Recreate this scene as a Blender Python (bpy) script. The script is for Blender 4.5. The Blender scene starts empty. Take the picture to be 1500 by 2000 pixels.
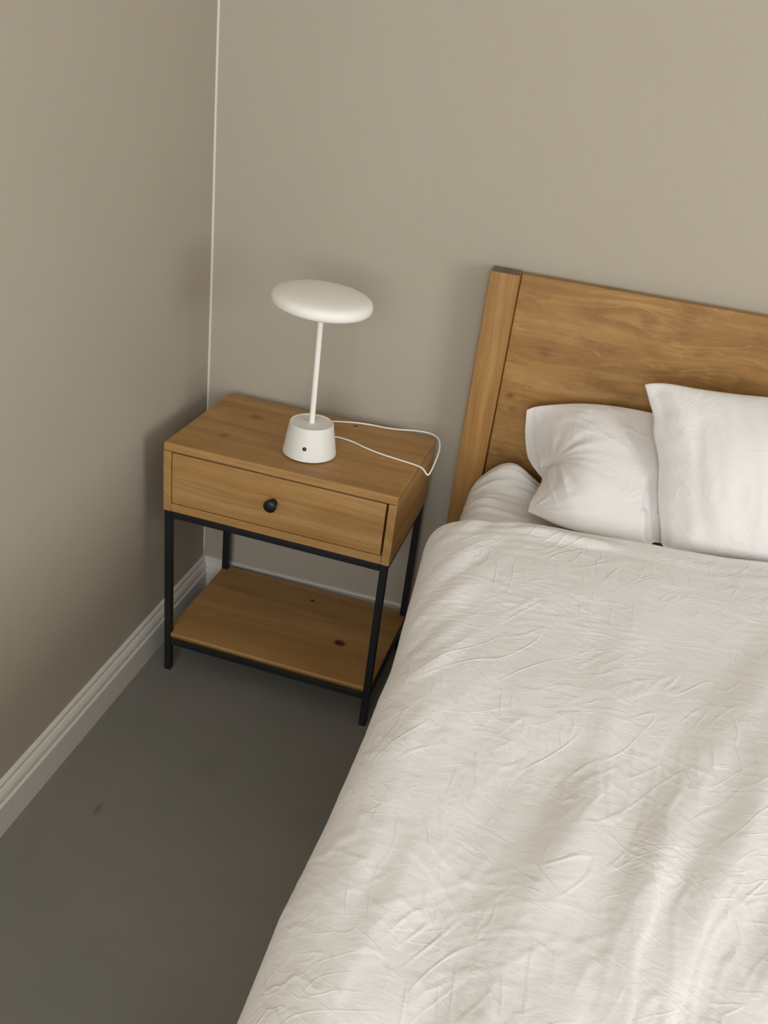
import bpy, bmesh, math, random
import numpy as np
from mathutils import Vector, Matrix

# ------------------------------------------------------------------ camera, world, light, exposure
C = bpy.context.scene.collection
cam_d = bpy.data.cameras.new('camera'); cam = bpy.data.objects.new('camera', cam_d); C.objects.link(cam)
cam.location = (0.8568, -1.9253, 1.4061); cam.rotation_euler = (1.0762, -0.1184, 0.2568)
cam_d.sensor_fit = 'VERTICAL'; cam_d.sensor_height = 36.0; cam_d.lens = 36.0 * 1739.6 / 2000
cam_d.clip_start = 0.02
bpy.context.scene.camera = cam

W_ = bpy.data.worlds.new('world'); bpy.context.scene.world = W_; W_.use_nodes = True
W_.node_tree.nodes['Background'].inputs[0].default_value = (0.62, 0.75, 0.95, 1)
W_.node_tree.nodes['Background'].inputs[1].default_value = 1.0

def area(name, loc, rot, sx, sy, power, col):
    l = bpy.data.lights.new(name, 'AREA'); l.shape = 'RECTANGLE'; l.size = sx; l.size_y = sy
    l.energy = power; l.color = col
    o = bpy.data.objects.new(name, l); C.objects.link(o); o.location = loc; o.rotation_euler = rot
    return o
# daylight entering at the two windows of the wall behind the camera
YF, XR, ZC = -3.9, 3.8, 2.6
area('window_daylight', (0.90, YF + 0.03, 1.45), (math.radians(90), 0, 0), 1.5, 1.5, 50, (0.93, 0.97, 1.0))      # window of the front wall
area('window_daylight', (XR - 0.03, -2.40, 1.45), (math.radians(90), 0, math.radians(90)), 1.5, 1.5, 60, (0.93, 0.97, 1.0))   # window of the right wall
vs = bpy.context.scene.view_settings
bpy.context.scene.display_settings.display_device = 'sRGB'
vs.view_transform = 'Standard'; vs.look = 'None'; vs.gamma = 1.0; vs.use_curve_mapping = False
vs.exposure = 0.08
bpy.context.scene.cycles.max_bounces = 10
bpy.context.scene.cycles.diffuse_bounces = 6

# ------------------------------------------------------------------ helpers
def mesh_obj(name, verts, faces, mat, parent=None, smooth=False, loc=None, rotz=0.0):
    me = bpy.data.meshes.new(name)
    me.from_pydata([tuple(v) for v in verts], [], [tuple(f) for f in faces]); me.update()
    return link(name, me, mat, parent, smooth, loc, rotz)
def link(name, me, mat, parent=None, smooth=False, loc=None, rotz=0.0):
    if mat is not None:
        for m in (mat if isinstance(mat, (list, tuple)) else [mat]): me.materials.append(m)
    if smooth: me.polygons.foreach_set('use_smooth', [True] * len(me.polygons))
    o = bpy.data.objects.new(name, me); C.objects.link(o)
    if parent is not None: o.parent = parent
    if loc is not None: o.location = loc
    o.rotation_euler.z = rotz
    return o
def bm_obj(name, bm, mat, parent=None, smooth=False, loc=None, rotz=0.0):
    me = bpy.data.meshes.new(name); bm.normal_update(); bm.to_mesh(me); bm.free()
    return link(name, me, mat, parent, smooth, loc, rotz)
def box_bm(x0, x1, y0, y1, z0, z1, bev=0.0, seg=2, bm=None):
    b = bmesh.new()
    bmesh.ops.create_cube(b, size=1.0)
    for v in b.verts:
        v.co = Vector((x0 + (v.co.x + .5) * (x1 - x0), y0 + (v.co.y + .5) * (y1 - y0), z0 + (v.co.z + .5) * (z1 - z0)))
    if bev > 0:
        bmesh.ops.bevel(b, geom=list(b.edges), offset=bev, segments=seg, profile=0.5, affect='EDGES', clamp_overlap=True)
    if bm is not None:
        me = bpy.data.meshes.new('t'); b.to_mesh(me); b.free(); bm.from_mesh(me); bpy.data.meshes.remove(me); return bm
    return b
def box(name, x0, x1, y0, y1, z0, z1, mat, parent=None, bev=0.0, seg=2):
    o = bm_obj(name, box_bm(x0, x1, y0, y1, z0, z1, bev, seg), mat, parent, bev > 0)
    if bev > 0: flat_big(o)
    return o
def flat_big(o):
    # smooth the bevels only: weighted normals via sharp-free custom angle
    o.data.polygons.foreach_set('use_smooth', [True] * len(o.data.polygons))
    m = o.modifiers.new('weighted', 'WEIGHTED_NORMAL'); m.keep_sharp = True; m.weight = 100
def lathe_bm(prof, n=64):
    b = bmesh.new(); rings = []
    for r, z in prof:
        if r < 1e-6: rings.append([b.verts.new((0, 0, z))])
        else: rings.append([b.verts.new((r * math.cos(2 * math.pi * i / n), r * math.sin(2 * math.pi * i / n), z)) for i in range(n)])
    for a, c in zip(rings, rings[1:]):
        for i in range(n):
            j = (i + 1) % n
            if len(a) == 1 and len(c) == 1: continue
            if len(a) == 1: b.faces.new((a[0], c[i], c[j]))
            elif len(c) == 1: b.faces.new((a[i], a[j], c[0]))
            else: b.faces.new((a[i], a[j], c[j], c[i]))
    bmesh.ops.recalc_face_normals(b, faces=b.faces)
    return b
def thing(name, label, cat, loc=(0, 0, 0), rotz=0.0, group=None):
    o = bpy.data.objects.new(name, None); C.objects.link(o); o.location = loc; o.rotation_euler = (0, 0, rotz)
    o.empty_display_size = 0.05
    tag(o, label, cat, group); return o
def tag(o, label, cat, group=None):
    o['label'] = label; o['category'] = cat
    if group: o['group'] = group
def struct(o): o['kind'] = 'structure'; return o
def catmull(pts, n=14):
    P = [Vector(p) for p in pts]; P = [2 * P[0] - P[1]] + P + [2 * P[-1] - P[-2]]; out = []
    for i in range(1, len(P) - 2):
        for k in range(n):
            t = k / n; a, b, c, d = P[i - 1], P[i], P[i + 1], P[i + 2]
            out.append(.5 * ((2 * b) + (c - a) * t + (2 * a - 5 * b + 4 * c - d) * t * t + (-a + 3 * b - 3 * c + d) * t ** 3))
    out.append(P[-2]); return out
def tube_bm(path, r, n=10):
    b = bmesh.new(); rings = []; up = Vector((0.31, 0.2, 0.93)).normalized()
    for i, p in enumerate(path):
        t = (path[min(i + 1, len(path) - 1)] - path[max(i - 1, 0)]).normalized()
        u = (up - t * up.dot(t)).normalized(); up = u; w = t.cross(u)
        rings.append([b.verts.new(p + r * (math.cos(2 * math.pi * k / n) * u + math.sin(2 * math.pi * k / n) * w)) for k in range(n)])
    for a, c in zip(rings, rings[1:]):
        for i in range(n): b.faces.new((a[i], a[(i + 1) % n], c[(i + 1) % n], c[i]))
    b.faces.new(rings[0][::-1]); b.faces.new(rings[-1])
    bmesh.ops.recalc_face_normals(b, faces=b.faces)
    return b

# numpy gradient noise, about -1..1
def perlin(x, y, seed=0):
    rng = np.random.RandomState(seed); perm = rng.permutation(256)
    ang = rng.rand(256) * 2 * np.pi; gx, gy = np.cos(ang), np.sin(ang)
    xi = np.floor(x).astype(int); yi = np.floor(y).astype(int); xf = x - xi; yf = y - yi
    f = lambda t: t * t * t * (t * (t * 6 - 15) + 10)
    u, v = f(xf), f(yf)
    def g(ix, iy, dx, dy):
        h = perm[(perm[ix & 255] + iy) & 255]; return gx[h] * dx + gy[h] * dy
    a = g(xi, yi, xf, yf); b = g(xi + 1, yi, xf - 1, yf); c = g(xi, yi + 1, xf, yf - 1); d = g(xi + 1, yi + 1, xf - 1, yf - 1)
    return 1.5 * ((a * (1 - u) + b * u) * (1 - v) + (c * (1 - u) + d * u) * v)
def sstep(a, b, x):
    t = np.clip((x - a) / (b - a), 0, 1); return t * t * (3 - 2 * t)
def crease(x, y, ang, lx, ly, w, seed, mask=0.0):
    """thin raised creases: ridges along the zero lines of a noise stretched along the direction ang"""
    c, s = math.cos(ang), math.sin(ang)
    wx = 0.12 * perlin(x * 6, y * 6, seed + 7) * lx; wy = 0.12 * perlin(x * 6, y * 6, seed + 8) * ly
    u = (x * c + y * s + wx) / lx; v = (-x * s + y * c + wy) / ly
    n = perlin(u, v, seed); r = np.exp(-(n / w) ** 2)
    m = sstep(mask, mask + .45, perlin(x * 5.1 + 3, y * 5.1, seed + 11))
    return r * m
def grid_faces(nu, nv):
    i = np.arange(nu * nv).reshape(nu, nv)
    return np.stack([i[:-1, :-1], i[1:, :-1], i[1:, 1:], i[:-1, 1:]], -1).reshape(-1, 4)
def np_mesh(name, V, F):
    me = bpy.data.meshes.new(name); V = np.asarray(V, np.float32); F = np.asarray(F, np.int32)
    me.vertices.add(len(V)); me.vertices.foreach_set('co', V.ravel())
    me.loops.add(F.size); me.loops.foreach_set('vertex_index', F.ravel())
    me.polygons.add(len(F)); me.polygons.foreach_set('loop_start', np.arange(len(F), dtype=np.int32) * F.shape[1])
    me.update(calc_edges=True); me.validate(); return me

# ------------------------------------------------------------------ materials
def srgb(r, g, b):
    f = lambda c: c / 12.92 if c <= .04045 else ((c + .055) / 1.055) ** 2.4
    return (f(r / 255), f(g / 255), f(b / 255), 1)
class NT:
    def __init__(s, name, rough=0.6, spec=0.35):
        s.m = bpy.data.materials.new(name); s.m.use_nodes = True; s.t = s.m.node_tree; s.b = s.t.nodes['Principled BSDF']
        s.b.inputs['Roughness'].default_value = rough; s.b.inputs['Specular IOR Level'].default_value = spec
    def n(s, typ, **k):
        o = s.t.nodes.new(typ)
        for a, v in k.items(): setattr(o, a, v)
        return o
    def l(s, a, b): s.t.links.new(a, b)
    def val(s, sock, v):
        if hasattr(v, 'is_linked') or isinstance(v, bpy.types.NodeSocket): s.l(v, sock)
        else: sock.default_value = v
    def math(s, op, a, b=None, c=None, clamp=False):
        o = s.n('ShaderNodeMath', operation=op, use_clamp=clamp); s.val(o.inputs[0], a)
        if b is not None: s.val(o.inputs[1], b)
        if c is not None: s.val(o.inputs[2], c)
        return o.outputs[0]
    def coords(s, scale=(1, 1, 1), rot=(0, 0, 0), loc=(0, 0, 0), src='Object'):
        tc = s.n('ShaderNodeTexCoord'); mp = s.n('ShaderNodeMapping')
        mp.inputs['Scale'].default_value = scale; mp.inputs['Rotation'].default_value = rot; mp.inputs['Location'].default_value = loc
        s.l(tc.outputs[src], mp.inputs[0]); return mp.outputs[0]
    def noise(s, vec, scale, detail=3, rough=.5, dist=0.0):
        o = s.n('ShaderNodeTexNoise'); s.l(vec, o.inputs['Vector'])
        o.inputs['Scale'].default_value = scale; o.inputs['Detail'].default_value = detail
        o.inputs['Roughness'].default_value = rough; o.inputs['Distortion'].default_value = dist
        return o.outputs[0]
    def ramp(s, fac, stops):
        o = s.n('ShaderNodeValToRGB'); e = o.color_ramp.elements
        while len(e) < len(stops): e.new(0.5)
        for k, (p, c) in enumerate(stops):
            e[k].position = p; e[k].color = c if len(c) == 4 else (*c, 1)
        s.l(fac, o.inputs[0]); return o.outputs[0]
    def mix(s, fac, a, b, blend='MIX'):
        o = s.n('ShaderNodeMix', data_type='RGBA', blend_type=blend); s.val(o.inputs[0], fac); s.val(o.inputs[6], a); s.val(o.inputs[7], b)
        return o.outputs[2]
    def bump(s, h, strength, dist):
        o = s.n('ShaderNodeBump'); o.inputs['Strength'].default_value = strength; o.inputs['Distance'].default_value = dist
        s.l(h, o.inputs['Height']); s.l(o.outputs[0], s.b.inputs['Normal'])
    def base(s, c): s.val(s.b.inputs['Base Color'], c)

def mat_plain(name, col, rough=.5, spec=.4, metal=0.0, nb=0.0, nscale=300):
    t = NT(name, rough, spec); t.b.inputs['Metallic'].default_value = metal
    v = t.coords(); n = t.noise(v, nscale, 2)
    c2 = tuple(x * .93 for x in col[:3]) + (1,)
    t.base(t.mix(n, c2, col))
    if nb: t.bump(n, nb, .0005)
    return t.m

def mat_wall(name, c1, c2):
    t = NT(name, .85, .2); v = t.coords()
    n = t.noise(v, 1.6, 4, .55); t.base(t.ramp(n, [(.3, c1), (.7, c2)]))
    f = t.noise(v, 260, 3, .6); g = t.noise(v, 35, 2, .5)
    t.bump(t.math('ADD', f, t.math('MULTIPLY', g, 1.2)), .16, .0012); return t.m

def mat_floor():
    t = NT('floor_microcement', .42, .4); v = t.coords()
    n = t.noise(v, 2.6, 6, .62, .4)
    col = t.ramp(n, [(.25, srgb(116, 118, 109)), (.5, srgb(124, 120, 112)), (.75, srgb(130, 124, 117))])
    n2 = t.noise(v, 9, 5, .6, .8)
    col = t.mix(t.math('MULTIPLY', n2, .28), col, srgb(108, 103, 94))
    # small dark scuff of the floor near the left wall
    for (x, y, ax, ay) in ((0.1468, -0.8010, .007, .018), (0.30, -0.62, .05, .05), (.52, -1.18, .09, .07)):
        mp = t.coords(scale=(1 / ax, 1 / ay, 0), rot=(0, 0, 0), loc=(-x / ax, -y / ay, 0))
        ln = t.n('ShaderNodeVectorMath', operation='LENGTH'); t.l(mp, ln.inputs[0])
        d = t.math('ADD', ln.outputs['Value'], t.math('MULTIPLY', n2, .6))
        w = t.math('SUBTRACT', 1.45, d, clamp=True)
        col = t.mix(t.math('MULTIPLY', w, .55 if ax < .02 else .12), col, srgb(62, 58, 52))
    t.base(col)
    r = t.n('ShaderNodeMapRange'); t.l(n2, r.inputs[0]); r.inputs[3].default_value = .36; r.inputs[4].default_value = .55
    t.l(r.outputs[0], t.b.inputs['Roughness'])
    t.bump(t.noise(v, 60, 4, .6), .05, .002); return t.m

def mat_wood(name, axis='x', cross='y', dark=srgb(128, 84, 40), mid=srgb(172, 124, 70), light=srgb(196, 150, 96), seed=0.0, knots=(), freq=34.0, mottle=0.0):
    """axis: direction of the grain, cross: direction across it (object space); knots: (along, across, radius, kind)"""
    t = NT(name, .5, .35); tc = t.n('ShaderNodeTexCoord'); sp = t.n('ShaderNodeSeparateXYZ'); t.l(tc.outputs['Object'], sp.inputs[0])
    ax = {'x': 0, 'y': 1, 'z': 2}; u = sp.outputs[ax[axis]]; v = sp.outputs[ax[cross]]
    w = sp.outputs[3 - ax[axis] - ax[cross]]
    # slow meander of the grain
    def comb(a, b, c):
        o = t.n('ShaderNodeCombineXYZ'); t.val(o.inputs[0], a); t.val(o.inputs[1], b); t.val(o.inputs[2], c); return o.outputs[0]
    me = t.noise(comb(t.math('MULTIPLY', u, 2.2), t.math('MULTIPLY', v, 7.0), seed), 1.0, 2, .5)
    vv = t.math('ADD', v, t.math('MULTIPLY', t.math('SUBTRACT', me, .5), .055))
    vv = t.math('ADD', vv, t.math('MULTIPLY', w, .9))
    core = None
    for (ku, kv, kr, kind) in knots:
        du = t.math('DIVIDE', t.math('SUBTRACT', u, ku), kr * 2.3); dv = t.math('DIVIDE', t.math('SUBTRACT', v, kv), kr)
        d = t.math('SQRT', t.math('ADD', t.math('MULTIPLY', du, du), t.math('MULTIPLY', dv, dv)))
        g = t.math('EXPONENT', t.math('MULTIPLY', t.math('MULTIPLY', d, d), -.22))
        # grain flows round the knot: push the lines away from its axis
        vv = t.math('ADD', vv, t.math('MULTIPLY', t.math('MULTIPLY', t.math('SIGN', dv), g), -kr * 1.1 * (1 - 0.0)))
        # ragged core
        nn = t.noise(comb(t.math('MULTIPLY', u, 120), t.math('MULTIPLY', v, 120), seed + 3), 1.0, 2)
        du2 = t.math('DIVIDE', t.math('SUBTRACT', u, ku), kr * 1.25)
        d2 = t.math('SQRT', t.math('ADD', t.math('MULTIPLY', du2, du2), t.math('MULTIPLY', dv, dv)))
        c = t.math('MULTIPLY', t.math('SUBTRACT', 1.15, t.math('ADD', d2, t.math('MULTIPLY', t.math('SUBTRACT', nn, .5), .5)), clamp=True), {'dark': 1.5, 'soft': .55, 'pale': .3}[kind], clamp=True)
        core = c if core is None else t.math('MAXIMUM', core, c)
    band = t.noise(comb(t.math('MULTIPLY', u, 1.1), t.math('MULTIPLY', vv, freq), seed + 1), 1.0, 3, .55)
    fine = t.noise(comb(t.math('MULTIPLY', u, 7.0), t.math('MULTIPLY', vv, freq * 9), seed + 2), 1.0, 2, .6)
    blot = t.noise(comb(t.math('MULTIPLY', u, 7.0), t.math('MULTIPLY', v, 16.0), seed + 5), 1.0, 4, .6)
    f = t.math('ADD', t.math('MULTIPLY', band, .62), t.math('ADD', t.math('MULTIPLY', fine, .24), t.math('MULTIPLY', blot, .26)))
    col = t.ramp(f, [(.36, dark), (.54, mid), (.72, light)])
    # thin dark latewood lines
    ln = t.noise(comb(t.math('MULTIPLY', u, .8), t.math('MULTIPLY', vv, freq * 2.3), seed + 9), 1.0, 1, .4)
    lines = t.math('SUBTRACT', 1.0, t.math('MULTIPLY', t.math('ABSOLUTE', t.math('SUBTRACT', ln, .5)), 16), clamp=True)
    col = t.mix(t.math('MULTIPLY', lines, .15), col, tuple(c * .62 for c in dark[:3]) + (1,))
    if mottle:
        b2 = t.noise(comb(t.math('MULTIPLY', u, 13.0), t.math('MULTIPLY', vv, 24.0), seed + 12), 1.0, 4, .65)
        mk = t.n('ShaderNodeMapRange'); t.l(b2, mk.inputs[0]); mk.inputs[1].default_value = .50; mk.inputs[2].default_value = .72; mk.inputs[4].default_value = mottle
        col = t.mix(mk.outputs[0], col, tuple(c * .72 for c in dark[:3]) + (1,))
        l2 = t.noise(comb(t.math('MULTIPLY', u, 3.0), t.math('MULTIPLY', vv, 15.0), seed + 14), 1.0, 3, .55)
        pl = t.math('SUBTRACT', 1.0, t.math('MULTIPLY', t.math('ABSOLUTE', t.math('SUBTRACT', l2, .52)), 70), clamp=True)
        col = t.mix(t.math('MULTIPLY', pl, mottle * .8), col, light)
    if core is not None:
        col = t.mix(core, col, srgb(74, 34, 20))
    t.base(col)
    t.bump(t.math('ADD', fine, t.math('MULTIPLY', band, .6)), .12, .0012)
    r = t.n('ShaderNodeMapRange'); t.l(f, r.inputs[0]); r.inputs[3].default_value = .56; r.inputs[4].default_value = .42
    t.l(r.outputs[0], t.b.inputs['Roughness'])
    return t.m

def mat_fabric(name, col, wrinkle=1.0, weave=1.0):
    t = NT(name, .9, .12)
    t.b.inputs['Sheen Weight'].default_value = .15; t.b.inputs['Sheen Roughness'].default_value = .5
    v = t.coords()
    n = t.noise(v, 5, 3); t.base(t.mix(n, col, tuple(c * .965 for c in col[:3]) + (1,)))
    h = None
    def ridge(rot, sc, scale, width, amp, mscale, lo):
        nonlocal h
        m = t.coords(scale=tuple(1 / c for c in sc), rot=rot); m.node.vector_type = 'TEXTURE'     # stretched along the direction of rot
        nz = t.noise(m, scale, 1.0, .4, .12)
        rr = t.math('SUBTRACT', 1.0, t.math('MULTIPLY', t.math('ABSOLUTE', t.math('SUBTRACT', nz, .5)), width), clamp=True)
        mk = t.n('ShaderNodeMapRange'); t.l(t.noise(v, mscale, 2), mk.inputs[0]); mk.inputs[1].default_value = lo; mk.inputs[2].default_value = lo + .2
        x = t.math('MULTIPLY', t.math('MULTIPLY', rr, mk.outputs[0]), amp)
        h = x if h is None else t.math('ADD', h, x)
    ridge((0, 0, .95), (1, 4.4, 4.4), 6.5, 22, .8 * wrinkle, 7, .46)
    ridge((0, 0, -.95), (1, 4.6, 4.6), 7, 22, .8 * wrinkle, 8, .46)
    ridge((0, 0, 1.75), (1, 4.4, 4.4), 8, 20, .7 * wrinkle, 9, .46)
    ridge((0, 0, -.45), (1, 4.0, 4.0), 13, 20, .45 * wrinkle, 11, .48)
    ridge((0, 0, .4), (1, 4.0, 4.0), 13, 20, .45 * wrinkle, 12, .48)
    cr = t.noise(t.coords(scale=(1, 2.2, 2.2), rot=(0, 0, .1)), 55, 4, .6, .3)
    h = t.math('ADD', h, t.math('MULTIPLY', cr, .8 * wrinkle))
    cw = t.noise(t.coords(scale=(1, 9, 9)), 170, 2, .6); cw2 = t.noise(t.coords(scale=(9, 1, 9)), 170, 2, .6)
    h = t.math('ADD', h, t.math('MULTIPLY', t.math('ADD', cw, cw2), .2 * weave))
    t.bump(h, .5, .0019)
    return t.m

M = {}
M['wall'] = mat_wall('wall_paint', srgb(169, 159, 143), srgb(173, 163, 147))
M['ceiling'] = mat_wall('ceiling_paint', srgb(232, 229, 222), srgb(236, 233, 226))
M['floor'] = mat_floor()
M['trim'] = mat_plain('baseboard_paint', srgb(218, 212, 202), .4, .4, nb=.05, nscale=60)
M['caulk'] = mat_plain('corner_caulk', srgb(214, 204, 190), .6, .3)
M['black'] = mat_plain('black_steel', srgb(22, 23, 27), .45, .4, nb=.1)
M['lamp'] = mat_plain('lamp_white_powder_coat', srgb(238, 233, 224), .5, .35, nb=.12, nscale=900)
M['lampbase'] = mat_plain('lamp_white_plastic', srgb(226, 222, 214), .42, .4, nb=.06, nscale=900)
M['rubber'] = mat_plain('dark_rubber', srgb(40, 37, 33), .7, .2)
M['chrome'] = mat_plain('button_metal', srgb(150, 145, 138), .3, .5, metal=1.0)
M['cable'] = mat_plain('white_cable', srgb(236, 230, 218), .45, .4)
M['frame_white'] = mat_plain('window_white_paint', srgb(235, 233, 228), .4, .4)
M['sheet'] = mat_fabric('fitted_sheet_cotton', srgb(226, 223, 220), .8)
M['duvet'] = mat_fabric('duvet_cotton', srgb(233, 229, 226), 1.0)
M['pillow'] = mat_fabric('pillow_cotton', srgb(224, 219, 215), .6)

# ------------------------------------------------------------------ room
T = 0.12
struct(mesh_obj('floor', [(-T, YF - T, 0), (XR + T, YF - T, 0), (XR + T, T, 0), (-T, T, 0), (-T, YF - T, -.1), (XR + T, YF - T, -.1), (XR + T, T, -.1), (-T, T, -.1)],
       [(0, 1, 2, 3), (7, 6, 5, 4), (0, 4, 5, 1), (1, 5, 6, 2), (2, 6, 7, 3), (3, 7, 4, 0)], M['floor']))
struct(box('ceiling', -T, XR + T, YF - T, T, ZC, ZC + .1, M['ceiling']))
struct(box('wall_left', -T, 0, YF - T, T, 0, ZC, M['wall']))
struct(box('wall_back', 0, XR, 0, T, 0, ZC, M['wall']))
WZ0, WZ1 = .70, 2.20                    # both windows
def window_wall(name, n, a0, a1, w0, w1, front):
    # a wall along x (front) or along y (right) with one opening, and the window in it
    def put(b, p0, p1, d0, d1, z0, z1, bm=None):
        return box_bm(p0, p1, YF + d0, YF + d1, z0, z1, bm=b) if front else box_bm(XR - d1, XR - d0, p0, p1, z0, z1, bm=b)
    b = bmesh.new()
    put(b, a0, a1, -T, 0, 0, WZ0); put(b, a0, a1, -T, 0, WZ1, ZC); put(b, a0, w0, -T, 0, WZ0, WZ1); put(b, w1, a1, -T, 0, WZ0, WZ1)
    struct(bm_obj(name, b, M['wall']))
    b = bmesh.new(); f = .05; m = (w0 + w1) / 2
    for q0, q1, z0, z1 in ((w0, w0 + f, WZ0, WZ1), (w1 - f, w1, WZ0, WZ1), (w0 + f, w1 - f, WZ0, WZ0 + f), (w0 + f, w1 - f, WZ1 - f, WZ1), (m - .03, m + .03, WZ0 + f, WZ1 - f)):
        put(b, q0, q1, -.09, -.03, z0, z1)
    wn_ = struct(bm_obj('window_%d' % n, b, M['frame_white']))
    for q0, q1 in ((w0 + f, m - .03), (m + .03, w1 - f)):
        b = bmesh.new(); put(b, q0, q1, -.065, -.059, WZ0 + f, WZ1 - f); bm_obj('pane', b, glass, wn_)
def mat_glass():
    t = NT('window_glass', .02, .5); t.t.nodes.remove(t.b)
    fr = t.n('ShaderNodeFresnel'); fr.inputs[0].default_value = 1.45
    tr = t.n('ShaderNodeBsdfTransparent'); tr.inputs[0].default_value = (.94, .96, .95, 1); gl = t.n('ShaderNodeBsdfGlossy'); gl.inputs['Roughness'].default_value = .02
    mx = t.n('ShaderNodeMixShader'); t.l(fr.outputs[0], mx.inputs[0]); t.l(tr.outputs[0], mx.inputs[1]); t.l(gl.outputs[0], mx.inputs[2])
    t.l(mx.outputs[0], t.t.nodes['Material Output'].inputs[0]); return t.m
glass = mat_glass()
window_wall('wall_front', 1, 0, XR, .15, 1.65, True)
window_wall('wall_right', 2, YF, 0, -3.15, -1.65, False)

# baseboard profile (distance from wall, height): flat board, step, ogee, top bead
BP = [(0, 0), (.018, 0), (.018, .064), (.0165, .066), (.0145, .067), (.0125, .0695), (.0125, .0715), (.0150, .0735), (.0155, .077), (.0140, .083),
      (.0105, .0895), (.0085, .091), (.0065, .0925), (.0065, .0945), (.0080, .096), (.0078, .1005), (.0055, .1035), (0, .1045)]
def baseboard(name, kind):
    vs_, fs = [], []
    n = len(BP)
    for end in (0, 1):
        for d, z in BP:
            if kind == 'left': vs_.append((d, (-d if end else YF), z))
            elif kind == 'back': vs_.append(((XR - d) if end else d, -d, z))
            elif kind == 'right': vs_.append((XR - d, (-d if end else YF), z))
            else: vs_.append(((XR - d) if end else d, YF + d, z))
    for i in range(n):
        j = (i + 1) % n; fs.append((i, j, n + j, n + i))
    fs.append(tuple(range(n))[::-1]); fs.append(tuple(range(n, 2 * n)))
    o = mesh_obj(name, vs_, fs, M['trim'])
    bm = bmesh.new(); bm.from_mesh(o.data); bmesh.ops.recalc_face_normals(bm, faces=bm.faces); bm.to_mesh(o.data); bm.free()
    return struct(o)
for k in ('left', 'back', 'right', 'front'): baseboard('baseboard_' + k, k)
# pale bead of caulk running up the corner
path = [Vector((.0012 + .0006 * math.sin(z * 9), -.0012, z)) for z in np.linspace(.1045, ZC, 60)]
struct(bm_obj('trim_1', tube_bm(path, .0034, 8), M['caulk'], None, True))

# ------------------------------------------------------------------ nightstand
NW, ND, NH, NZ = .5157, .3307, .600, .4373
ns = thing('nightstand', 'pine nightstand with one drawer on a black metal frame beside the bed', 'nightstand', (.0632, -.3619, 0), -.0244)
wd = dict(dark=srgb(142, 102, 56), mid=srgb(165, 124, 73), light=srgb(180, 141, 90))
wood_top = mat_wood('nightstand_top_wood', 'x', 'y', seed=1.3, freq=30, mottle=.2, knots=((.115, .225, .016, 'soft'), (.095, .095, .010, 'soft'), (.33, .30, .006, 'dark')), **wd)
wood_front = mat_wood('nightstand_drawer_wood', 'x', 'z', seed=4.1, freq=40, **wd)
wood_side = mat_wood('nightstand_side_wood', 'y', 'z', seed=7.7, freq=40, **wd)
wood_sidev = mat_wood('nightstand_edge_wood', 'z', 'x', seed=2.7, freq=40, **wd)
wood_shelf = mat_wood('nightstand_shelf_wood', 'x', 'y', seed=9.2, freq=22, knots=((.395, .135, .0135, 'dark'), (.275, .275, .006, 'dark')), **wd)
tk = .0196; ts = .0178
box('top_panel', 0, NW, 0, ND, NH - tk, NH, wood_top, ns, .004, 3)
for s in (0, 1):
    x0 = 0 if s == 0 else NW - ts
    box('side_panel', x0, x0 + ts, .0005, ND - .0005, NZ, NH - tk - .0004, wood_side, ns, .0015, 2)
box('bottom_panel', ts + .0004, NW - ts - .0004, .001, ND - .001, NZ, NZ + tk, wood_front, ns, .001, 1)
box('back_panel', ts + .0004, NW - ts - .0004, ND - .014, ND - .002, NZ + tk + .0003, NH - tk - .0004, wood_front, ns)
# drawer: front with a shallow box behind
b = bmesh.new()
dx0, dx1, dz0, dz1 = ts + .0016, NW - ts - .0048, NZ + tk + .0012, NH - tk - .0030
dr = box('drawer', dx0, dx1, .0022, .020, dz0, dz1, wood_front, ns, .0012, 2)
b = bmesh.new()
for x0, x1, y0, y1 in ((.008, .020, .0203, .28), (dx1 - dx0 - .020, dx1 - dx0 - .008, .0203, .28), (.0203, dx1 - dx0 - .0203, .268, .28)):
    box_bm(dx0 + x0, dx0 + x1, y0, y1, dz0 + .004, dz1 - .02, bm=b)
box_bm(dx0 + .0203, dx1 - .0203, .0203, .2678, dz0 + .006, dz0 + .012, bm=b)
bm_obj('drawer_box', b, wood_front, dr)
# knob: slim stem with a wide flat head
kn = lathe_bm([(0, -.001), (.0085, -.001), (.0085, .002), (.0062, .004), (.0055, .012), (.0075, .016), (.0125, .0175), (.0138, .0195), (.0138, .0235), (.0125, .0255), (0, .0262)], 40)
bmesh.ops.rotate(kn, verts=kn.verts, cent=(0, 0, 0), matrix=Matrix.Rotation(math.radians(90), 3, 'X'))
bmesh.ops.translate(kn, verts=kn.verts, vec=((dx0 + dx1) / 2 - .003, .0022, (dz0 + dz1) / 2 + .003))
k_o = bm_obj('knob', kn, M['black'], dr, True); k_o['label'] = 'matt black round knob'
# steel frame
t = .0158; li = .0030; lf = .0006; lb = .001
lx = (li, NW - li - t); ly = (lf, ND - lb - t)
for x in lx:
    for y in ly:
        box('leg', x, x + t, y, y + t, 0, NZ - .0003, M['black'], ns, .0012, 2)
ZS, TS = .1096, .0165
for z0, z1, nm in ((NZ - .0165, NZ - .0006, 'upper_rail'), (ZS - TS - .0165, ZS - TS - .0004, 'lower_rail')):
    for y in ly: box(nm, lx[0] + t + .0002, lx[1] - .0002, y + .0004, y + t - .0004, z0, z1, M['black'], ns, .001, 1)
    for x in lx: box(nm, x + .0004, x + t - .0004, ly[0] + t + .0002, ly[1] - .0002, z0, z1, M['black'], ns, .001, 1)
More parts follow.
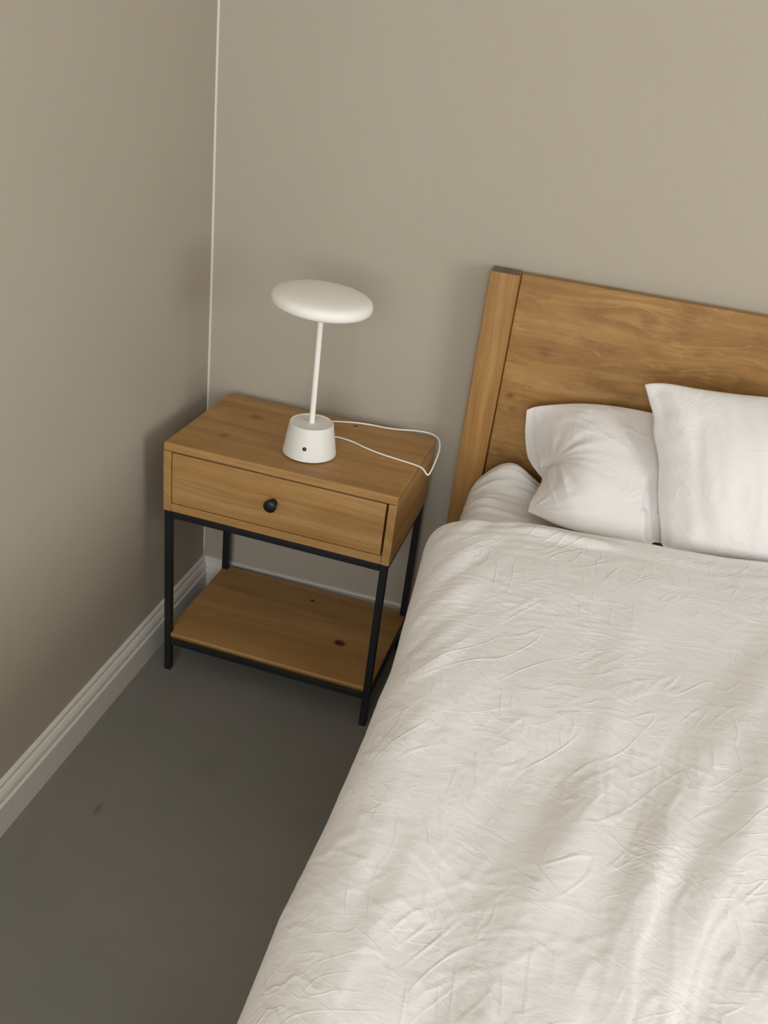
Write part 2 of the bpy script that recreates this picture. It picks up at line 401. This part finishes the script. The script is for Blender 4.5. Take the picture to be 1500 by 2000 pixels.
# shelf board notched round the four legs
e = .0006
X0, X1, Y0, Y1 = lx[0] + .002, lx[1] + t - .002, ly[0] + .001, ly[1] + t - .001
a0, a1, c0, c1 = lx[0] + t + e, lx[1] - e, ly[0] + t + e, ly[1] - e
poly = [(a0, Y0), (a1, Y0), (a1, c0), (X1, c0), (X1, c1), (a1, c1), (a1, Y1), (a0, Y1), (a0, c1), (X0, c1), (X0, c0), (a0, c0)]
b = bmesh.new(); vv = [b.verts.new((x, y, ZS - TS)) for x, y in poly]; f = b.faces.new(vv)
r = bmesh.ops.extrude_face_region(b, geom=[f]); bmesh.ops.translate(b, verts=[g for g in r['geom'] if isinstance(g, bmesh.types.BMVert)], vec=(0, 0, TS))
bmesh.ops.recalc_face_normals(b, faces=b.faces)
bmesh.ops.bevel(b, geom=[e_ for e_ in b.edges if abs(e_.verts[0].co.z - e_.verts[1].co.z) < 1e-6 and e_.verts[0].co.z > ZS - .001], offset=.0016, segments=2, profile=.5, affect='EDGES')
o = bm_obj('shelf', b, wood_shelf, ns, True); flat_big(o)

# ------------------------------------------------------------------ table lamp
LX, LY, LZ = .3525, -.262, NH + .0001
lamp = thing('table_lamp', 'white mushroom-shaped table lamp with a flat round shade on the nightstand', 'lamp', (LX, LY, LZ))
bm_obj('foot_pad', lathe_bm([(0, 0), (.0535, 0), (.0540, .0012), (.0540, .0024), (0, .0024)], 72), M['rubber'], lamp, True)
base_prof = [(0, .0025), (.0560, .0025), (.0572, .0032), (.0574, .0046), (.0566, .009), (.0468, .0685), (.0462, .0705), (.0450, .0718), (.0436, .0716), (.0425, .0704), (0, .0704)]
o = bm_obj('base', lathe_bm(base_prof, 96), M['lampbase'], lamp, True)
sm = o.modifiers.new('es', 'EDGE_SPLIT'); sm.split_angle = math.radians(40)
bm_obj('stem', lathe_bm([(0, .0705), (.0060, .0705), (.0060, .322), (0, .322)], 32), M['lamp'], lamp, True).modifiers.new('es', 'EDGE_SPLIT')
RS, TK = .1013, .0354
prof = [(0, -.44), (.20, -.44), (.80, -.43), (.93, -.38), (.985, -.28), (1, -.12), (.995, .06), (.97, .20), (.93, .29), (.88, .35), (.78, .43), (.6, .50), (.4, .545), (.2, .57), (0, .58)]
shade = bm_obj('lamp_shade', lathe_bm([(RS * r_, TK * z_) for r_, z_ in prof], 96), M['lamp'], lamp, True)
shade.location = (0, 0, .331); shade.rotation_euler = (.023, .050, 0)
# power button on the base: metal ring with a dark centre
ph = math.atan2(-1, 0.10); R0 = .0566 + (.0468 - .0566) * (.031 - .009) / (.0685 - .009)
nrm = Vector((math.cos(ph), math.sin(ph), .165)).normalized()
rot = nrm.to_track_quat('Z', 'Y').to_matrix().to_4x4(); pos = Vector((R0 * math.cos(ph), R0 * math.sin(ph), .031))
b = lathe_bm([(.0018, .0008), (.0028, .0012), (.0040, .0010), (.0042, 0), (.0042, -.002), (.0018, -.002), (.0018, .0008)], 32); b.transform(Matrix.Translation(pos) @ rot)
bt = bm_obj('power_button', b, M['rubber'], lamp, True)
b = lathe_bm([(0, .0007), (.0017, .0006), (.0017, -.002), (0, -.002)], 24); b.transform(Matrix.Translation(pos) @ rot)
bm_obj('button_centre', b, M['chrome'], bt, True)
# charging cable: out of the back of the base, across the top, over the right edge and back
wp = [(.352, -.2045, .612), (.352, -.190, .612), (.364, -.172, .6045), (.384, -.158, .6025), (.422, -.165, .6025), (.452, -.180, .6025), (.489, -.194, .6025), (.538, -.205, .6025), (.575, -.214, .6030),
      (.594, -.220, .601), (.607, -.226, .592), (.6115, -.212, .597), (.6125, -.17, .607), (.610, -.128, .613), (.600, -.088, .617), (.580, -.066, .618), (.545, -.055, .614), (.50, -.052, .6065), (.465, -.052, .6035),
      (.435, -.050, .6025), (.400, -.056, .6025), (.372, -.066, .6025), (.345, -.080, .6025), (.318, -.112, .6025), (.325, -.150, .6025), (.342, -.178, .6025)]
CB = catmull([Vector(p) - Vector((LX, LY, LZ)) for p in wp], 12)
bm_obj('charging_cable', tube_bm(CB, .0019, 10), M['cable'], lamp, True)
b = box_bm(-.0045, .0045, .050, .072, .009, .0155, .0015, 2); bm_obj('cable_plug', b, M['cable'], lamp, True)

# ------------------------------------------------------------------ bed frame
bed = thing('bed_frame', 'pine bed frame with a tall plank headboard against the back wall', 'bed', (0, 0, 0))
wb = dict(dark=srgb(130, 91, 44), mid=srgb(154, 113, 60), light=srgb(178, 136, 82))
wood_post = mat_wood('headboard_post_wood', 'z', 'x', seed=12.4, freq=36, **wb)
wood_panel = mat_wood('headboard_panel_wood', 'x', 'z', seed=15.8, freq=13, mottle=.6, knots=((.790, .845, .016, 'pale'), (.735, .735, .010, 'soft'), (.745, .705, .009, 'pale'), (1.19, .86, .018, 'pale'), (1.33, .91, .012, 'pale'), (.98, .945, .02, 'pale')), **wb)
endgrain = mat_wood('post_end_grain', 'y', 'x', seed=3.3, freq=60, dark=srgb(84, 68, 48), mid=srgb(108, 90, 66), light=srgb(124, 104, 78))
PX, PW, PD, PH, GAP = .6462, .0622, .0543, 1.0017, .010
BW = 1.72
for x0 in (PX, PX + BW - PW):
    bmx = box_bm(x0, x0 + PW, -GAP - PD, -GAP, 0, PH, .0022, 2)
    o = bm_obj('headboard_post', bmx, [wood_post, endgrain], bed, True); flat_big(o)
    for p in o.data.polygons:
        if p.normal.z > .9: p.material_index = 1
box('headboard_panel', PX + PW + .0008, PX + BW - PW - .0008, -GAP - .0259 - .0005 - .0, -GAP - .001, .30, PH - .0015, wood_panel, bed, .002, 2)
wood_rail = mat_wood('bed_rail_wood', 'y', 'z', seed=5.5, freq=30, **wb)
for x0 in (PX + .066, PX + BW - .066 - .03):
    box('side_rail', x0, x0 + .03, -2.10, -GAP - PD - .0005, .12, .262, wood_rail, bed, .002, 2)
box('foot_rail', PX + .0965, PX + BW - .0965, -2.10, -2.07, .12, .262, mat_wood('bed_foot_wood', 'x', 'z', seed=6.5, freq=30, **wb), bed, .002, 2)
for x0 in (PX + .066, PX + BW - .126): box('leg', x0, x0 + .06, -2.165, -2.1005, 0, .262, wood_post, bed, .002, 2)
for k in range(9):
    y = -.2 - k * .22
    box('slat', PX + .067, PX + BW - .067, y - .045, y + .045, .2625, .2835, wood_rail, bed)

# ------------------------------------------------------------------ mattress with fitted sheet
mat_t = thing('mattress', 'mattress in a white fitted sheet, its rumpled corner bare beside the left headboard post', 'mattress', (0, 0, 0))
MX0, MX1, MY0, MY1, MZ0, MZ1 = .692, 2.31, -2.06, -.0665, .2845, .560
box('mattress_core', MX0 + .02, MX1 - .02, MY0 + .02, MY1 - .02, MZ0, MZ1 - .03, M['sheet'], mat_t, .03, 3)
def puff(x, y): return .046 * np.exp(-((y + .10) / .055) ** 2) * np.exp(-((x - .775) / .058) ** 2)
def sheet():
    # arc-length parameters: s runs up the left side then across the top, tt from the headboard end to the foot
    r = .060
    ny, nx = 300, 330
    y = np.linspace(MY1 + 0, -1.0, ny)
    side = np.concatenate([np.linspace(-.22, 0, 30), np.linspace(.006, r * math.pi / 2, 34), np.linspace(r * math.pi / 2 + .004, 1.0, nx - 64)])
    S, Y = np.meshgrid(side, y, indexing='ij')
    a = np.clip(S / r, 0, math.pi / 2)
    X = MX0 + r - r * np.cos(a) + np.clip(S - r * math.pi / 2, 0, None)
    Z = MZ1 - r + r * np.sin(a) + np.clip(S, None, 0)
    NX, NZ_ = -np.cos(a), np.sin(a)
    # ruffles running over the edge near the head end
    edge = np.exp(-((S - .06) / .10) ** 2)
    ruff = .0050 * perlin(S * 5 + .6 * perlin(S * 7, Y * 7, 31), Y * 34, 32) * edge + .0035 * perlin(S * 7, Y * 60, 33) * edge
    ruff += .003 * perlin(S * 5, Y * 6, 34) + .0028 * crease(S, Y, .05, .14, .03, .20, 35)
    # puffed corner next to the post
    d = ruff * sstep(-.52, -.42, Y)
    X = X + .014 * (1 - sstep(-.52, -.42, Y)) * (S < .1)
    X = X + NX * d; Z = Z + NZ_ * d + puff(X, Y) * np.clip(NZ_, 0, 1)
    # round off towards the headboard
    hd = np.clip((MY1 - Y) / .045, 0, 1); drop = .045 * (1 - np.sqrt(1 - (1 - hd) ** 2))
    Z = np.maximum(Z - drop, MZ0 + .003)
    Y = np.minimum(Y, MY1)
    V = np.stack([X, Y, Z], -1).reshape(-1, 3)
    return np_mesh('fitted_sheet', V, grid_faces(*S.shape)[:, ::-1])
o = link('fitted_sheet', sheet(), M['sheet'], mat_t, True)
o.modifiers.new('solid', 'SOLIDIFY').thickness = .002

# the line of the duvet's head edge
HX = np.array([.60, .66, .71, .75, .82, 1.09, 1.30, 1.7, 2.5]); HY = np.array([-.435, -.433, -.428, -.415, -.392, -.356, -.318, -.30, -.30])

# ------------------------------------------------------------------ pillows: two panels sewn along four seams, filled
def curve(P, n):
    q = np.array([tuple(p) for p in catmull(P, 24)]); l = np.concatenate([[0], np.cumsum(np.linalg.norm(np.diff(q, axis=0), axis=1))])
    t = np.linspace(0, l[-1], n); return np.stack([np.interp(t, l, q[:, k]) for k in range(3)], -1)
def pillow(label, left, right, bottom, top, nu, nv, wide, front, back, nrm, decay, wrinkle, fit, flange=0.0, press=0.0):
    u = np.sin(np.linspace(-1, 1, nu) * math.pi / 2 * .98) / math.sin(math.pi / 2 * .98) * .5 + .5; u = .5 * u + .5 * np.linspace(0, 1, nu)
    v = np.linspace(0, 1, nv)
    cl, cr, cb, ct = curve(left, 400), curve(right, 400), curve(bottom, 400), curve(top, 400)
    at = lambda c, t: np.stack([np.interp(t, np.linspace(0, 1, 400), c[:, k]) for k in range(3)], -1)
    U, Vv = np.meshgrid(u, v, indexing='ij')
    cbu, ctu, clv, crv = at(cb, U), at(ct, U), at(cl, Vv), at(cr, Vv)
    w = Vv[..., None]; lerp = lambda a, b, t: a * (1 - t) + b * t
    P = lerp(cbu, ctu, w)
    P = P + (clv - lerp(cl[0], cl[-1], w)) * np.exp(-(U / decay) ** 1.3)[..., None] * (1 - U[..., None]) + (crv - lerp(cr[0], cr[-1], w)) * np.exp(-((1 - U) / .1))[..., None] * U[..., None]
    n = np.array(nrm, float); n /= np.linalg.norm(n)
    du = np.minimum(U, 1 - U) * wide                      # metres from the short seams
    dv = np.minimum(Vv, 1 - Vv) * .34
    du = np.clip(du - flange * sstep(.45, .62, Vv) * (U < .5), 0, None)     # flat border of the case
    full = (1 - (2 * Vv - 1) ** 2) ** .62 * (1 - np.exp(-(du / .085) ** 1.1)) ** .85
    e = np.minimum(du, dv)
    V = []; sides = []
    for k, (sgn, T_) in enumerate(((1, front), (-1, back))):
        d = T_ * full * (1 - press * sstep(.10, .26, U * wide)) + wrinkle(U * wide, Vv * .34, e, k) * sstep(0, .02, e)
        sides.append(P + sgn * n * (d + .0012 * (e > 0))[..., None])
    ids = np.arange(nu * nv).reshape(nu, nv); ids2 = ids.copy(); inner = ids[1:-1, 1:-1]; ids2[1:-1, 1:-1] = nu * nv + np.arange(inner.size).reshape(inner.shape)
    co = np.concatenate([sides[0].reshape(-1, 3), sides[1][1:-1, 1:-1].reshape(-1, 3)])
    q = lambda I: np.stack([I[:-1, :-1], I[1:, :-1], I[1:, 1:], I[:-1, 1:]], -1).reshape(-1, 4)
    F = np.concatenate([q(ids), q(ids2)[:, ::-1]])
    co = fit(co)
    me = np_mesh('pillow', co, F); o = link('pillow', me, M['pillow'], None, True)
    m = o.modifiers.new('sub', 'SUBSURF'); m.levels = 1; m.render_levels = 1
    tag(o, label, 'pillow'); return co
sq = lambda q, lo, k: np.where(q < lo, lo + (q - lo) * k, q)

def wr_front(x, y, e, k):
    d = .0052 * perlin(x * 13 + .8 * perlin(x * 5, y * 5, 60), y * 3.2, 61) * sstep(.0, .10, e) + .0010 * crease(x, y, 1.35, .12, .04, .14, 62, .0) + .0024 * perlin(x * 30, y * 7, 63)
    d += .0045 * perlin(y * 26, x * 7, 64) * np.exp(-(x / .06) ** 2) + .0030 * perlin(x * 30, y * 6, 65) * np.exp(-((.34 - y) / .03) ** 2)
    d += .006 * perlin(x * 11, y * 9, 66) * np.exp(-(y / .08) ** 2)
    return d
def fit_front(c):
    c[:, 2] = sq(c[:, 2], .586, .03); c[:, 1] = -sq(-c[:, 1], .048, .08)
    lipy = np.interp(c[:, 0], HX, HY) + .012 - .05 * sstep(.625, .66, c[:, 2]); lw = 1 - sstep(.64, .70, c[:, 2])
    c[:, 1] += np.clip(lipy - c[:, 1], 0, None) * lw; return c          # tucked in behind the edge of the duvet
V2 = pillow('white front pillow standing upright, cut by the right edge, overlapping the other pillow',
    [(1.099, -0.322, 0.5801), (1.087, -0.29, 0.6203), (1.07, -0.258, 0.6692), (1.056, -0.224, 0.7298), (1.036, -0.196, 0.7718), (1.029, -0.178, 0.7999), (1.015, -0.16, 0.8233), (0.9981, -0.142, 0.8518)],
    [(1.7, -0.275, 0.588), (1.665, -0.22, 0.68), (1.665, -0.17, 0.78), (1.69, -0.12, 0.89)],
    [(1.103, -0.3, 0.5687), (1.2, -0.298, 0.588), (1.4, -0.283, 0.588), (1.7, -0.275, 0.588)],
    [(0.9981, -0.142, 0.8518), (1.014, -0.141, 0.8579), (1.043, -0.14, 0.8626), (1.098, -0.138, 0.8626), (1.166, -0.135, 0.8653), (1.233, -0.132, 0.871), (1.4, -0.128, 0.888), (1.55, -0.126, 0.893), (1.69, -0.126, 0.89)],
    150, 84, .64, .070, .050, (.05, -.82, .56), .12, wr_front, fit_front)

def wr_rear(x, y, e, k):
    # puckers fanning out of the fold at the left end, and from the lower corner
    r1 = np.hypot(x - .05, y - .178); a1 = np.arctan2(y - .178, x - .05 + 1e-6)
    d = .0075 * perlin(a1 * 3.6 + 4, r1 * 5, 71) * np.exp(-(r1 / .11) ** 2) * sstep(.012, .055, r1)
    r2 = np.hypot(x, y); a2 = np.arctan2(y, x + 1e-6)
    d += .0040 * perlin(a2 * 6, r2 * 5, 72) * np.exp(-(r2 / .13) ** 2) * sstep(.01, .04, r2)
    d += .0030 * perlin(x * 7, y * 24 + 1.2 * perlin(x * 6, y * 6, 73), 74) * sstep(.20, .26, y) * np.exp(-(x / .2) ** 2)
    d += .0020 * crease(x, y, -.75, .12, .04, .12, 75, 0.) + .003 * perlin(x * 7, y * 8, 76) + .0015 * perlin(x * 18, y * 16, 77)
    d -= .028 * np.exp(-((y - .185 + .12 * x) / .018) ** 2) * np.exp(-(x / .065) ** 2) * sstep(.0, .05, x)
    return d
def fit_rear(V1):
    # pressed back by the front pillow: stay behind its rear panel
    uxn = np.array((1., .07, .12)); uxn /= np.linalg.norm(uxn); un = np.array((.05, -.82, .56)); un -= uxn * (un @ uxn); un /= np.linalg.norm(un); uyn = np.cross(un, uxn); O = V2.mean(0)
    loc = lambda p: np.stack([(p - O) @ uxn, (p - O) @ uyn, (p - O) @ un], -1)
    L1, L2 = loc(V1), loc(V2)
    zb = np.full((85, 53), np.inf)
    bi = np.clip(np.rint((L2[:, 0] + .42) / .01).astype(int), 0, 84); bj = np.clip(np.rint((L2[:, 1] + .26) / .01).astype(int), 0, 52)
    np.minimum.at(zb, (bi, bj), L2[:, 2])
    for it in range(2):
        p_ = np.pad(zb, 1, constant_values=np.inf); zb = np.minimum.reduce([p_[a_:a_ + 85, b_:b_ + 53] for a_ in range(3) for b_ in range(3)])
    zr = zb.copy(); zb = np.where(np.isfinite(zb), zb, .14)
    for it in range(14):                 # softened so that the cloth gives way gradually
        p_ = np.pad(zb, 1, mode='edge'); zb = np.minimum(np.mean([p_[a_:a_ + 85, b_:b_ + 53] for a_ in range(3) for b_ in range(3)], 0), zr)
    fa = np.clip((L1[:, 0] + .42) / .01, 0, 83.999); fb = np.clip((L1[:, 1] + .26) / .01, 0, 51.999); ia, ib = fa.astype(int), fb.astype(int); fa = fa - ia; fb = fb - ib
    lim = (zb[ia, ib] * (1 - fa) + zb[ia + 1, ib] * fa) * (1 - fb) + (zb[ia, ib + 1] * (1 - fa) + zb[ia + 1, ib + 1] * fa) * fb - .007
    V1 = V1 - un[None, :] * np.clip(L1[:, 2] - lim, 0, None)[:, None]
    pf = puff(V1[:, 0], V1[:, 1]); V1[:, 2] = sq(V1[:, 2] - pf, .585, .03) + pf; V1[:, 1] = -sq(-V1[:, 1], .048, .08)
    return V1
pillow('white rear pillow slumped against the headboard, half hidden behind the front pillow',
    [(0.8308, -0.272, 0.5762), (0.8315, -0.245, 0.5896), (0.8399, -0.205, 0.6018), (0.8431, -0.165, 0.6087), (0.83, -0.125, 0.6037), (0.803, -0.088, 0.6164), (0.7851, -0.077, 0.6663), (0.7768, -0.073, 0.7238)],
    [(1.42, -0.285, 0.588), (1.4, -0.2, 0.625), (1.4, -0.13, 0.68), (1.42, -0.085, 0.745)],
    [(0.8301, -0.2866, 0.588), (0.9058, -0.3184, 0.588), (0.9871, -0.3226, 0.588), (1.096, -0.3209, 0.588), (1.25, -0.29, 0.588), (1.42, -0.285, 0.588)],
    [(0.7768, -0.073, 0.7238), (0.804, -0.072, 0.7389), (0.8825, -0.074, 0.7612), (0.9562, -0.076, 0.772), (1.036, -0.078, 0.7749), (1.15, -0.08, 0.77), (1.3, -0.082, 0.765), (1.42, -0.085, 0.745)],
    150, 96, .64, .050, .055, (-.02, -.62, .78), .11, wr_rear, fit_rear, .020, .75)

# ------------------------------------------------------------------ flat sheet peeking out between duvet and pillows
def flat_sheet():
    px = np.linspace(0, 1, 150); py = np.linspace(0, 1, 70)
    Pu, Pv = np.meshgrid(px, py, indexing='ij')
    X = .765 + Pu * .75
    head = np.interp(X, [.70, .765, .785, .83, .90, 1.1, 1.6], [-.40, -.365, -.335, -.318, -.312, -.285, -.25])
    Y = head * Pv + (1 - Pv) * -.56
    e = np.minimum(Pu * .75, (1 - Pv) * .25)
    Z = .5775 + .0018 * perlin(X * 9, Y * 16, 120) + .0012 * crease(X, Y, .1, .1, .03, .12, 121) - .006 * np.exp(-(e / .006) ** 2)
    return np_mesh('flat_sheet', np.stack([X, Y, Z], -1).reshape(-1, 3), grid_faces(*X.shape))
fs_o = link('flat_sheet', flat_sheet(), M['duvet'], None, True)
fs_o.modifiers.new('solid', 'SOLIDIFY').thickness = .0025
tag(fs_o, 'strip of white flat sheet showing between the duvet edge and the pillows', 'sheet')

# ------------------------------------------------------------------ duvet
def duvet():
    hx, hy = HX, HY
    R, lip = .075, .026                     # rounding of the overhanging edge and of the head edge
    s = np.concatenate([np.linspace(-.30, 0, 44), np.linspace(.003, R * math.pi / 2, 40), np.arange(R * math.pi / 2 + .003, .80, .0030), np.linspace(.806, 1.95, 130)])
    tt = np.concatenate([np.linspace(-.09, 0, 24), np.linspace(.002, lip * math.pi / 2, 24), np.arange(lip * math.pi / 2 + .003, 1.12, .0030), np.linspace(1.13, 1.80, 50)])
    S, Tt = np.meshgrid(s, tt, indexing='ij')
    a = np.clip(S / R, 0, math.pi / 2)
    flatx = np.clip(S - R * math.pi / 2, 0, None)
    b_ = np.clip(Tt / lip, 0, math.pi / 2); back = np.clip(Tt, None, 0)
    Yr = lip - lip * np.cos(b_) + np.clip(Tt - lip * math.pi / 2, 0, None) - back * .9     # distance from the head edge
    ky = np.array([-2.4, -1.43, -1.365, -1.31, -1.244, -1.17, -1.08, -1.0, -.923, -.853, -.80, -.757, -.665, -.58, -.50, -.468, -.438, -.40])
    kx = np.array([.689, .689, .6875, .686, .6905, .695, .697, .697, .6945, .6955, .692, .688, .681, .675, .668, .6645, .663, .668])
    XL = np.interp(-.43 - Yr, ky, kx)       # the slightly wavy line of the overhang
    X = XL + R - R * np.cos(a) + flatx
    Y = np.interp(X, hx, hy) - Yr
    Zt = .618 - .006 * sstep(.2, 1.2, Yr)
    Z = Zt - R + R * np.sin(a) + np.clip(S, None, 0)
    X = X + np.clip(-S, 0, None) * -.02
    Z = Z - lip * (1 - np.sin(b_)) 
    nx, nz = -np.cos(a), np.sin(a)
    x, y = X, Y
    top = sstep(0, .10, S); edge = .25 + .75 * sstep(.01, .09, S)
    d = .009 * perlin(x * 3.1 + 2, y * 2.6, 81) + .003 * perlin(x * 6, y * 4.5, 82)
    # long soft folds running down the bed: each rises over a width w to the right of its line, then fades out
    near = sstep(-.70, -1.12, y)
    for (x0, y0, x1, y1, A, w, L, ys) in ((.899, -1.211, .852, -1.402, .0085, .055, .085, -.98), (1.048, -1.123, 1.016, -1.284, .0055, .030, .05, -1.0), (1.139, -1.049, 1.065, -1.26, .0075, .040, .06, -.80),
                                      (1.20, -1.16, 1.112, -1.311, .0080, .055, .08, -.9), (.775, -1.23, .748, -1.40, .0035, .025, .04, -1.1), (1.215, -.62, 1.12, -.87, .0055, .06, .10, -.50), (.985, -.70, .955, -.98, .0030, .05, .08, -.55)):
        dx_, dy_ = x1 - x0, y1 - y0; ln = math.hypot(dx_, dy_)
        q = ((x - x0) * -dy_ + (y - y0) * dx_) / ln + .010 * perlin(y * 5 + x0 * 31, x * 3, 83)
        h = sstep(-.008, w, q) * np.exp(-np.clip(q - w, 0, None) / L)
        d += 1.2 * A * h * sstep(ys, ys - .18, y) * top
    d += .0022 * perlin((x * .276 + y * .961) * 5, (x * .961 - y * .276) * 21, 85) * near * top
    # pulls fanning up from the overhang near the nightstand
    pull = np.exp(-((x - .735) / .06) ** 2) * sstep(-1.12, -.85, y)
    d += .0036 * perlin((x * .45 + y * .89) * 5, (x * .89 - y * .45) * 30, 86) * pull
    # fine cross wrinkles by the head edge, and the small tuck of the lip
    hd = np.exp(-(Yr / .13) ** 2)
    d += .0016 * perlin(x * 6, Yr * 40 + 1.2 * perlin(x * 4, y * 4, 88), 87) * hd * top
    d += .007 * np.exp(-((Yr - .045 - .10 * (x - .88)) / .018) ** 2) * sstep(.80, .86, x) * (1 - sstep(.96, 1.03, x))
    # sharp small creases
    cz = .0010 * crease(x, y, -1.05, .13, .028, .08, 90, .02) + .0007 * crease(x, y, -.62, .13, .030, .07, 92, .10)
    cz += .0010 * crease(x, y, -1.75, .13, .030, .07, 94, .05) + .0006 * crease(x, y, -2.6, .12, .030, .07, 95, .15)
    d += 1.15 * cz * (.15 + .85 * near)
    d += .0007 * crease(x, y, .08, .07, .018, .10, 96, -.1) * (1 - near * .8) * top
    d += .0005 * perlin(x * 15, y * 20, 97) + .00025 * perlin(x * 30, y * 70, 98)
    d = d * edge
    # hanging side: soft vertical folds
    d += .006 * (.6 + perlin(y * 6, S * 1.2, 99)) * (1 - sstep(-.14, -.03, S))
    X = X + nx * d; Z = Z + nz * d
    xr = np.clip(X - 2.27, 0, None); ar_ = np.clip(xr / R, 0, math.pi / 2)     # and over the far side of the bed
    X = np.where(xr > 0, 2.27 + R * np.sin(ar_), X); Z = Z - np.where(xr > 0, R - R * np.cos(ar_) + np.clip(xr - R * math.pi / 2, 0, None), 0)
    V = np.stack([X, Y, Z], -1).reshape(-1, 3)
    return np_mesh('duvet', V, grid_faces(*S.shape))
dv_o = link('duvet', duvet(), M['duvet'], None, True)
sd = dv_o.modifiers.new('solid', 'SOLIDIFY'); sd.thickness = .006; sd.offset = -1
tag(dv_o, 'crumpled white duvet spread over the bed and hanging over its left side', 'duvet')
